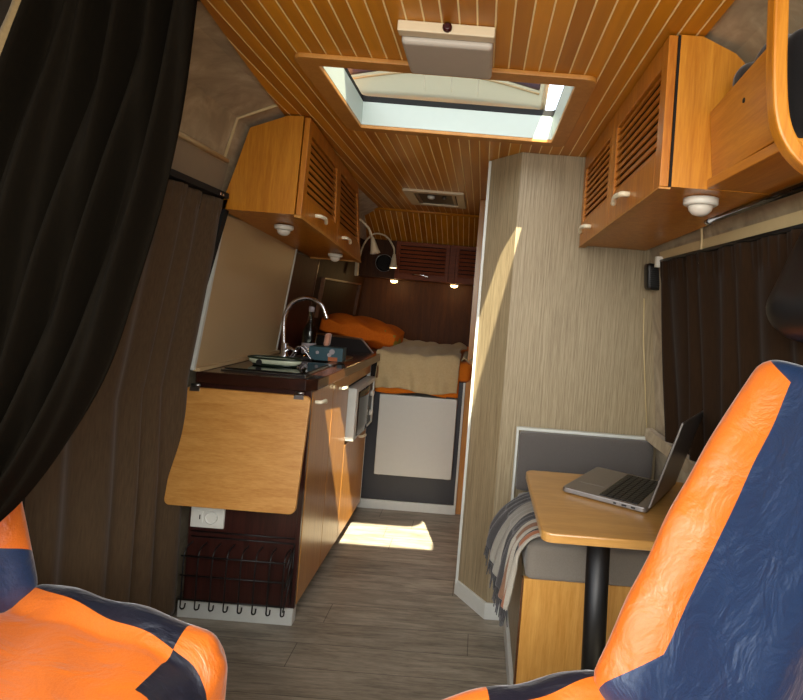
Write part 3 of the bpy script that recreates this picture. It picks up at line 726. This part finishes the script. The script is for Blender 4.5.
# microwave
t = thing('microwave', (-.80, 2.99, .535), 'small silver microwave sticking out of the kitchen cabinet', 'microwave')
obj('case', Box(-.98, -.636, 2.785, 3.255, .5355, .81), 'black', t, bevel=.003)
fr = bmesh.new()
for a in ((2.782, 2.835, .552, .815), (2.835, 3.262, .790, .815), (2.835, 3.262, .552, .562), (3.24, 3.262, .562, .79)): box(fr, -.6355, -.585, *a)
obj('front_frame', fr, 'white_trim', t, bevel=.002)
def dwin(s, u):
    return V((-.590+.016*math.sin(PI*s), 2.836+.30*s, .563+.226*u))
obj('door_glass', Sheet(dwin, 12, 6), 'glossblack', t, solid=.004)
obj('control_panel', Box(-.61, -.592, 3.138, 3.239, .563, .789), 'black', t)
for z in (.73, .62): obj('knob', Lathe((-.5915, 3.19, z), [(.016, 0), (.015, .018)], axis=(1, 0, 0)), 'white', t)

# ------------------------------------------------------------------ bed end and fridge
t = thing('fridge_surround', (-.36, 3.42, 0), 'charcoal panel around the small fridge under the bed end', 'panel')
bm = bmesh.new()
box(bm, -.65, -.568, 3.40, 3.42, .055, .80); box(bm, -.10, -.075, 3.40, 3.42, .055, .80); box(bm, -.568, -.10, 3.40, 3.42, .055, .217); box(bm, -.568, -.10, 3.40, 3.42, .715, .80)
obj('panel', bm, 'charcoal', t)
obj('edge_strip', Box(-.657, -.651, 3.392, 3.42, .055, .80), 'white_trim', t); obj('edge_strip', Box(-.074, -.062, 3.392, 3.42, .055, .80), 'white_trim', t)
struct(obj('baseboard_bed', Box(-.657, -.062, 3.388, 3.40, 0, .054), 'white_trim', bevel=.002))
t = thing('fridge', (-.335, 3.6, .2), 'small white fridge with plain door below the bed', 'fridge')
obj('cabinet', Box(-.56, -.108, 3.395, 3.85, .22, .698), 'fridge', t)
obj('door', Box(-.567, -.101, 3.352, 3.394, .219, .702), 'fridge', t, bevel=.006, seg=3)
for x in (-.54, -.13): obj('foot', Box(x-.012, x+.012, 3.36, 3.385, .2175, .2188), 'white', t)
obj('hinge', Box(-.17, -.12, 3.355, 3.39, .7025, .712), 'black', t)
t = thing('bed_base', (-.53, 4.05, 0), 'dark board platform carrying the mattress above the fridge', 'bed base')
obj('platform', Box(-1.035, -.03, 3.425, 4.69, .765, .80), 'charcoal', t)
obj('side_panel', Box(-1.035, -.66, 3.425, 3.44, 0, .764), 'charcoal', t)
obj('support', Box(-.05, -.03, 3.5, 4.69, 0, .764), 'charcoal', t)
def matf(x, y, z):
    p = rounded(x, y, z, .505, .66, .062, .035); return V((-.535+p.x, 4.025+p.y, .8635+p.z))
mt = thing('mattress', (-.53, 4.03, .80), 'mattress in an orange fitted sheet lying on the rear bed platform', 'mattress')
obj('sheet', Pad(matf, 30), 'bedsheet', mt)
# orange sheet drop in front
def dropf(s, u):
    return V((-.60+.50*s, 3.359-.002*math.sin(s*17)*u, .90-(.185+.008*math.sin(s*9))*u))
obj('sheet_drop', Sheet(dropf, 30, 10), 'bedsheet', mt, solid=.004)
# blanket
def blf(s, u):
    x = -.605+.50*s
    fold = (.008*math.sin(s*15+u*11)+.005*math.sin(s*29-u*9))*(1-.5*u)+.006*math.sin(u*19+s*9)
    if u < .68:
        k = u/.68; y = 4.15-k*(4.15-3.36); z = .945+.016*(1-k)+fold+.008+.02*math.sin(k*PI)*(.5+.5*math.sin(s*5))
        x += .03*math.sin(k*8)*(1-k)
        return V((x, y, z))
    k = (u-.68)/.32
    a = min(1, k*4)*PI/2
    return V((x+.015*k*math.sin(s*6), 3.36-.028*math.sin(a)-fold*.5*k-.010*k*math.sin(s*21+k*4)-.007*k*math.sin(s*37-k*5), .945+(fold+.008)*(1-k)-.02*(1-math.cos(a))-max(0, k-.1)*.21+.012*math.sin(s*7)*k))
tag(obj('blanket', Sheet(blf, 60, 60), 'blanket', solid=.006), 'crumpled beige blanket hanging over the front edge of the bed', 'blanket')
def pc(s, u):
    return V((-.095+.07*s, 3.38+.5*u, .932+.012*abs(math.sin(u*13+s*4))+.008*math.sin(s*9)))
tag(obj('pale_cloth', Sheet(pc, 8, 24), 'blanket', solid=.006), 'narrow pale cloth on the mattress next to the bathroom wall', 'cloth')
# pillow
def pil(x, y, z):
    r = (1-abs(x)**3*.55)*(1-abs(y)**3*.55)
    p = V((x*.27*(1-.12*y*y), y*.19*(1-.12*x*x), z*.085*r + .012*math.sin(x*7+y*5)*(z)))
    p = Matrix.Rotation(math.radians(8), 3, 'Y') @ p
    return p + V((-.775, 3.72, 1.045))
pm = NT('orange_print_pillow'); f = pm.noise(pm.coord(), 5, 2); g = pm.noise(pm.coord(), 80, 2)
c = pm.mix(g, srgb('#b3500f'), srgb('#cf6d1c')); pm.col(pm.mix(pm.math('GREATER_THAN', f, .66), c, srgb('#8f7a34'))); pm.set(Roughness=.85, Specular_IOR_Level=.1); pm.bump(pm.noise(pm.coord(), 7, 2), .35, .02)
M['pillowp'] = pm.m
tag(obj('pillow', Pad(pil, 24), 'pillowp'), 'puffy orange pillow on the left side of the bed', 'pillow')

# ------------------------------------------------------------------ dinette
t = thing('bench', (.47, 2.04, 0), 'dinette bench box of pale oak board below the grey seat cushion', 'bench')
obj('front_panel', Box(.203, .74, 1.78, 1.80, .01, .424), 'bench', t, bevel=.002)
obj('side_panel', Box(.203, .220, 1.8005, 2.285, .01, .424), 'strie', t)
obj('corner_strip', Box(.196, .2025, 1.78, 1.80, .01, .424), 'edge', t)
obj('seat_board', Box(.221, .74, 1.8005, 2.285, .405, .423), 'bench', t)
struct(obj('baseboard_bench', Box(.188, .2025, 1.801, 2.286, 0, .065), 'white_trim', bevel=.002))
def cus(x, y, z):
    p = rounded(x, y, z, .268, .257, .059, .022); return V((.472+p.x, 2.017+p.y, .4845+p.z))
tag(obj('seat_cushion', Pad(cus, 24), 'uph'), 'grey upholstered seat cushion on the dinette bench', 'seat cushion')
t = thing('upholstered_panel', (.45, 2.28, .54), 'slate grey padded backrest with white top trim standing behind the bench', 'upholstery panel')
def bkf(x, y, z):
    p = rounded(x, y, z, .270, .018, .118, .012); return V((.463+p.x, 2.2585+p.y, .668+p.z))
obj('pad', Pad(bkf, 16), 'uph_dark', t)
bm = bmesh.new(); box(bm, .180, .74, 2.262, 2.284, .788, .800); box(bm, .180, .190, 2.262, 2.284, .40, .788); obj('trim', bm, 'white_trim', t, bevel=.002)
# table
t = thing('dinette_table', (.37, 1.58, 0), 'beech dinette table with rounded corners on a black column', 'table')
pts = rrect(.190, .735, 1.36, 1.885, .028)
obj('tabletop', Prism([(x, y, .716) for x, y in pts], (0, 0, .024)), 'beech', t, bevel=.004)
obj('column', Lathe((.395, 1.55, .012), [(.032, 0), (.032, .692)], axis=(-.032, 0, 1)), 'black', t)
obj('foot_plate', Lathe((.395, 1.55, 0), [(.09, 0), (.09, .006), (.045, .0115)]), 'black', t)
obj('socket', Lathe((.375, 1.55, .7045), [(.055, 0), (.07, .011)]), 'black', t)
# laptop: local frame, x along hinge side->front, y across
lx = V((.496, 1.544, .741)); d1 = (V((.283, 1.677, 0))-V((.496, 1.544, 0))).normalized(); ang = math.atan2(d1.y, d1.x)
t = thing('laptop', lx, 'open silver laptop with black keyboard on the dinette table', 'laptop', rz=ang)
# local x: towards the front edge (palm rest); local y: negative goes away along the hinge
W, D = .298, .252
ang -= math.radians(5)
base = obj('base', Prism([(x, y, .002) for x, y in rrect(0, D, -W, 0, .012)], (0, 0, .014)), 'silver', t, bevel=.002, local=True)
bm = bmesh.new()
for r in range(6):
    for c in range(14): box(bm, .030+r*.0185, .030+r*.0185+.0155, -.283+c*.0192, -.283+c*.0192+.0165, .0163, .0178)
obj('keys', bm, 'black', base, local=True); tag(base.children[-1], 'black keys')
obj('keyboard_bed', Box(.026, .142, -.289, -.013, .0161, .01625), 'screen', base, local=True)
obj('touchpad', Box(.152, .232, -.21, -.09, .0161, .0166), 'silver', base, local=True)
bm = bmesh.new()
for x, l in ((.03, .012), (.055, .014), (.085, .008)): box(bm, x, x+l, .0001, .0008, .006, .011)
obj('ports', bm, 'black', base, local=True)
sa = math.radians(16)
def scr(x, y, n): return V((-.004-x*math.sin(sa)-n*math.cos(sa), y, .018+x*math.cos(sa)-n*math.sin(sa)))
def Sbox(x0, x1, y0, y1, n0, n1):
    bm = bmesh.new(); hexa(bm, [scr(x, y, n) for n in (n0, n1) for x, y in ((x0, y0), (x1, y0), (x1, y1), (x0, y1))]); return bm
sc = obj('screen_lid', Sbox(0, .258, -W, 0, 0, .006), 'silver', t, bevel=.002, local=True)
obj('display', Sbox(.004, .254, -W+.004, -.004, -.0012, -.0002), 'screen', sc, local=True)
obj('hinge', Tube([(-.001, -W+.05, .016), (-.001, -.05, .016)], .005, 8), 'black', base, local=True)

# throw blanket on the bench end
def thf(s, u):
    # u along the drape (0 on the cushion, 1 hanging end), s across stripes
    P = smooth_path([(.52, 2.0, .556), (.36, 1.98, .56), (.235, 1.93, .575), (.165, 1.90, .53), (.135, 1.88, .46), (.125, 1.86, .41), (.12, 1.85, .38)], 6)
    Q = smooth_path([(.52, 1.80, .556), (.36, 1.785, .56), (.24, 1.765, .563), (.186, 1.76, .52), (.172, 1.765, .45), (.160, 1.775, .37), (.150, 1.785, .31)], 6)
    Tt = smooth_path([(.50, 2.20, .59), (.33, 2.17, .585), (.23, 2.13, .575), (.15, 2.08, .545), (.10, 2.03, .505), (.085, 2.0, .475), (.085, 1.99, .455)], 6)
    f = u*(len(P)-1); i = min(int(f), len(P)-2); k = f-i
    a, b, c = (L[i].lerp(L[i+1], k) for L in (Tt, P, Q))
    p = a*(1-s)**2 + (b*2-(a+c)*.5)*2*s*(1-s) + c*s*s
    w = .006*math.sin(s*38+u*5)*min(1, u*2+.3)
    return p + V((-w if u > .5 else 0, 0, abs(w)*1.2 if u <= .5 else 0))
tb = thing('throw_blanket', (.2, 1.98, .55), 'grey and white striped wool throw draped over the bench end', 'blanket')
obj('cloth', Sheet(thf, 60, 50, uv=True), 'throw', tb, solid=.006)
bm = bmesh.new()
for k in range(46):
    s = k/45; a = thf(s, .985); b = thf(s, 1.0); d = V((random.uniform(-.010, .010), random.uniform(-.01, .01), -.045-random.random()*.02))
    tube(bm, [a, b+d*.4, b+d], [.003, .0028, .002], 5)
o = obj('fringe', bm, 'throw', tb)
# window ledge on the right
t = struct(obj('trim_6', Prism([(.700, 1.0, .79), (.742, 1.0, .79), (.735, 1.0, .835), (.705, 1.0, .835)], (0, 1.283, 0)), 'suede', bevel=.003))

# ------------------------------------------------------------------ right window curtain
def rwx(z): return .755-(z-.8)*.1133
struct(obj('trim_7', Prism([(rwx(1.50)-.012, 1.0, 1.500), (rwx(1.50)+.002, 1.0, 1.500), (rwx(1.53)+.002, 1.0, 1.535), (rwx(1.53)-.012, 1.0, 1.535)], (0, 1.14, 0)), 'cream'))
w2 = struct(thing('window_2', (.70, 1.6, .84), None, None))
bm = bmesh.new()
hexa(bm, [(rwx(z)+dx, y, z) for z in (.84, 1.497) for dx, y in ((-.006, 1.0), (.0, 1.0), (.0, 2.13), (-.006, 2.13))]); obj('pane', bm, 'rubber', w2)
def rcf(s, u):
    y = 2.085-s*.98; z = 1.492-u*(.67-.0*s)
    a = .012+.012*u
    w = math.sin(s*50+.8*math.sin(s*20))*a + .5*a*math.sin(s*23+u*2) + (.006*math.sin(s*180) if u < .08 else 0)
    return V((rwx(z)-.022-w*.55, y+.01*math.sin(u*5+s*9)*u, z))
ct = thing('window_curtain', (.67, 1.55, .82), 'dark brown pleated curtain closed over the right window above the bench', 'curtain')
obj('cloth', Sheet(rcf, 200, 26), 'windowcurtain', ct, solid=.003)
obj('rail', Tube([(rwx(1.495)-.020, 2.10, 1.4985), (rwx(1.495)-.020, .96, 1.4985)], .006, 8), 'black', ct)
obj('rail_end', Box(.640, .672, 2.105, 2.125, 1.475, 1.515), 'white', ct)
# bar under shelf
t = thing('curtain_rod', (.62, 1.25, 1.56), 'black and chrome rod below the right overhead shelf', 'rod')
obj('rod', Tube([(.620, 1.57, 1.567), (.620, .93, 1.567)], .009, 12), 'glossblack', t); obj('end_cap', Tube([(.620, 1.571, 1.567), (.620, 1.59, 1.567)], .011, 12), 'chrome', t)
# speaker
t = thing('wall_speaker', (.655, 2.2, 1.36), 'small black box speaker on the wall corner left of the right curtain', 'speaker')
def spk(x, y, z):
    p = rounded(x, y, z, .030, .028, .052, .012); return V((.668+p.x-(p.z)*.08, 2.225+p.y, 1.445+p.z))
obj('case', Pad(spk, 10), 'black', t)
bm = bmesh.new()
for k in range(9): box(bm, .646, .690, 2.194, 2.1965, 1.410+k*.008, 1.414+k*.008)
obj('grille', bm, 'rubber', t)
struct(obj('trim_8', Tube([(.658, 2.288, 1.36), (.668, 2.288, 1.2), (.712, 2.288, .82)], .003, 6), 'cream'))

# ------------------------------------------------------------------ left curtains
def lwx(z): return -1.14 if z < .9 else -1.14+(z-.9)*.206
w3 = struct(thing('window_3', (-1.1, 1.6, .5), None, None))
bm = bmesh.new()
hexa(bm, [(lwx(z)+dx, y, z) for z in (.92, 1.595) for dx, y in ((.002, 1.31), (.010, 1.31), (.010, 2.085), (.002, 2.085))]); obj('pane', bm, 'rubber', w3)
def lcf(s, u):
    y = 1.31+s*(.735+.055*min(1, u*1.6)); z = 1.585-u*1.55
    x = -.955-u*.10 if u < .45 else -1.0-.0*u
    x = (-1.0+.0*u) if z > .9 else -1.045
    k = min(1, max(0, (1.585-z)/.685)); x = -.975-.112*k
    w = math.sin(s*34+.9*math.sin(s*9))*(.010+.011*u)+.006*math.sin(s*13+u*2)
    if u < .03: w += .006*math.sin(s*160)
    return V((x+w, y+.035*u*s-.03*(1-u)*s*max(0, .12-u)*5, z))
ct = thing('door_curtain', (-1.03, 1.5, .03), 'long brown velour curtain hanging to the floor behind the left seat', 'curtain')
obj('cloth', Sheet(lcf, 160, 50), 'browncurtain', ct, solid=.004)
bm = bmesh.new()
hexa(bm, [(x, y, z) for z in (1.592, 1.612) for x, y in ((-.995, 1.31), (-.955, 1.31), (-.955, 2.075), (-.995, 2.075))]); obj('rail', bm, 'rubber', ct)
for y in (1.98, 2.0): obj('hook', Lathe((-.954, y, 1.598), [(.005, 0), (.004, .003)], axis=(1, 0, 0)), 'chrome', ct)
bm = bmesh.new()
hexa(bm, [(lwx(z)+dx, y, z) for z in (.905, 1.59) for dx, y in ((.012, 2.05), (.04, 2.05), (.04, 2.082), (.012, 2.082))]); struct(obj('trim_9', bm, 'rubber'))
# big black curtain dividing the cab, swept to the left wall
RE = smooth_path([(-.545, 1.0, 1.93), (-.562, 1.02, 1.80), (-.595, 1.06, 1.62), (-.631, 1.08, 1.452), (-.679, 1.08, 1.255), (-.724, 1.08, 1.096), (-.79, 1.08, .955), (-.862, 1.07, .833), (-.93, 1.05, .75)], 5)
LE = smooth_path([(-.835, .98, 1.93), (-.850, 1.0, 1.79), (-.885, 1.0, 1.68), (-.93, 1.0, 1.56), (-.965, 1.0, 1.40), (-.99, 1.0, 1.22), (-1.01, 1.0, 1.02), (-1.03, 1.0, .88), (-1.04, 1.0, .75)], 5)
def bcf(s, u):
    f = u*(len(RE)-1); i = min(int(f), len(RE)-2); k = f-i
    a = LE[i].lerp(LE[i+1], k); b = RE[i].lerp(RE[i+1], k)
    p = a.lerp(b, s)
    w = math.sin(s*30+u*4.0+1.2*math.sin(s*8+u*2))*.026+.010*math.sin(s*63-u*6)
    return p + V((0, w*(1-.3*u), .0))
cc = obj('cab_curtain', Sheet(bcf, 110, 70), 'blackcurtain', solid=.004)
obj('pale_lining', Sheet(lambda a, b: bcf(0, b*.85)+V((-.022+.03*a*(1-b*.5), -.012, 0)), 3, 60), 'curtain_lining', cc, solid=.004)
tag(cc, 'large black velour curtain pulled across the upper left beside the camera', 'curtain')

# ------------------------------------------------------------------ cab seats
def car_seat(name, loc, rz, label, recline=24, cm='cushioncloth', hx=.27, bx=-.25, bm_='backcloth', brz=0):
    t = thing(name, loc, label, 'seat', rz=rz)
    def cf(x, y, z):
        p = rounded(x, y, z, hx, .255, .075, .06)
        bol = .028*math.exp(-((abs(p.y)-.21)/.05)**2)*(1 if z > 0 else 0) - .012*(1-(p.y/.26)**2)*(z > 0)
        crease = -.010*math.exp(-((abs(p.y)-.15)/.012)**2)*(z > 0)
        fr = -.025*max(0, (x-.4))**2*3
        return V((p.x, p.y*(1-.06*max(0, x)), .495+p.z+bol+crease+fr+.004*math.sin(x*9+y*7)))
    obj('cushion', Pad(cf, 40), cm, t, local=True)
    rc = math.radians(recline)
    bo = bpy.data.objects.new('backrest', None)
    def bf(x, y, z):
        hw = .235*(1-.14*max(0, z)**2-.04*(z < 0)*z*z)
        p = rounded(x, y, z, .062, hw, .375, .045)
        bol = .035*math.exp(-((abs(p.y)-hw+.05)/.05)**2)*(x > 0)*(1-.4*max(0, z))
        wr_ = .0015*math.sin(p.y*22+p.z*31)+.001*math.sin(p.z*40-p.y*14)
        return V((p.x+bol+wr_, p.y, p.z+.375))
    b = obj('backrest', Pad(bf, 44), bm_, t, local=True)
    b.location = (bx, 0, .53); b.rotation_euler = (0, -rc, brz)
    if True:
        def hf(x, y, z):
            p = rounded(x, y, z, .065, .15, .13, .055); return V((p.x+.125, p.y, p.z+.90))
        h = obj('headrest', Pad(hf, 16), 'black', b, local=True)
        for y in (-.06, .06): obj('headrest_post', Tube([(0, y, .70), (.09, y, .82)], .006, 8), 'chrome', b, local=True)
    bm = bmesh.new(); box(bm, -.22, .22, -.21, .21, .25, .42); obj('seat_base', bm, 'black', t, local=True, bevel=.02)
    obj('pedestal', Lathe((0, 0, .005), [(.17, 0), (.17, .02), (.12, .05), (.12, .245)]), 'black', t, local=True)
    return t
car_seat('captain_chair', (-.755, .98, 0), math.radians(-14), 'orange and navy covered cab seat at the left, in front of the brown curtain', recline=16, bx=-.25, brz=.30)
car_seat('captain_chair', (.165, .82, 0), math.radians(201), 'orange and navy covered cab seat at the right, in front of the table', recline=28, cm='cushioncloth2', hx=.25, bm_='backcloth2')

# ------------------------------------------------------------------ light
w = bpy.data.worlds.new('sky'); S.world = w; w.use_nodes = True; nt = w.node_tree
bg = nt.nodes['Background']; sky = nt.nodes.new('ShaderNodeTexSky'); sky.sky_type = 'NISHITA'
sky.sun_disc = False; sky.sun_elevation = math.radians(55); sky.sun_rotation = math.radians(195); sky.air_density = 1.4; sky.dust_density = 2.5
hs = nt.nodes.new('ShaderNodeHueSaturation'); hs.inputs['Saturation'].default_value = .35; nt.links.new(sky.outputs[0], hs.inputs['Color']); nt.links.new(hs.outputs[0], bg.inputs[0]); bg.inputs[1].default_value = .6
sd = bpy.data.lights.new('sun', 'SUN'); sd.energy = 24; sd.angle = math.radians(.6); sd.color = (1, .90, .66)
so = bpy.data.objects.new('sun', sd); COL.objects.link(so); so.location = (1, -3, 5)
so.rotation_euler = V((-.185, .67, -1)).to_track_quat('-Z', 'Y').to_euler()
# daylight through the windscreen
al = bpy.data.lights.new('windscreen_daylight', 'AREA'); al.shape = 'RECTANGLE'; al.size = 1.6; al.size_y = .8; al.energy = 32; al.color = (1, .94, .84)
ao = bpy.data.objects.new('windscreen_daylight', al); COL.objects.link(ao); ao.location = (-.1, -.45, 1.55)
ao.rotation_euler = V((0, 1, -.12)).to_track_quat('-Z', 'Y').to_euler()

# ------------------------------------------------------------------ camera
cd = bpy.data.cameras.new('camera'); cam = bpy.data.objects.new('camera', cd); COL.objects.link(cam)
cd.sensor_fit = 'HORIZONTAL'; cd.sensor_width = 36; cd.lens = 36*560/803
cd.shift_x = -(482-401.5)/803; cd.shift_y = (305-350)/803; cd.clip_start = .02
r = .08
cam.matrix_world = Matrix(((math.cos(r), -math.sin(r), 0, 0), (0, 0, -1, 0), (math.sin(r), math.cos(r), 0, 1.28), (0, 0, 0, 1)))
S.camera = cam
S.view_settings.view_transform = 'Standard'; S.view_settings.look = 'None'; S.view_settings.gamma = 1
S.view_settings.exposure = .15; S.view_settings.use_curve_mapping = False
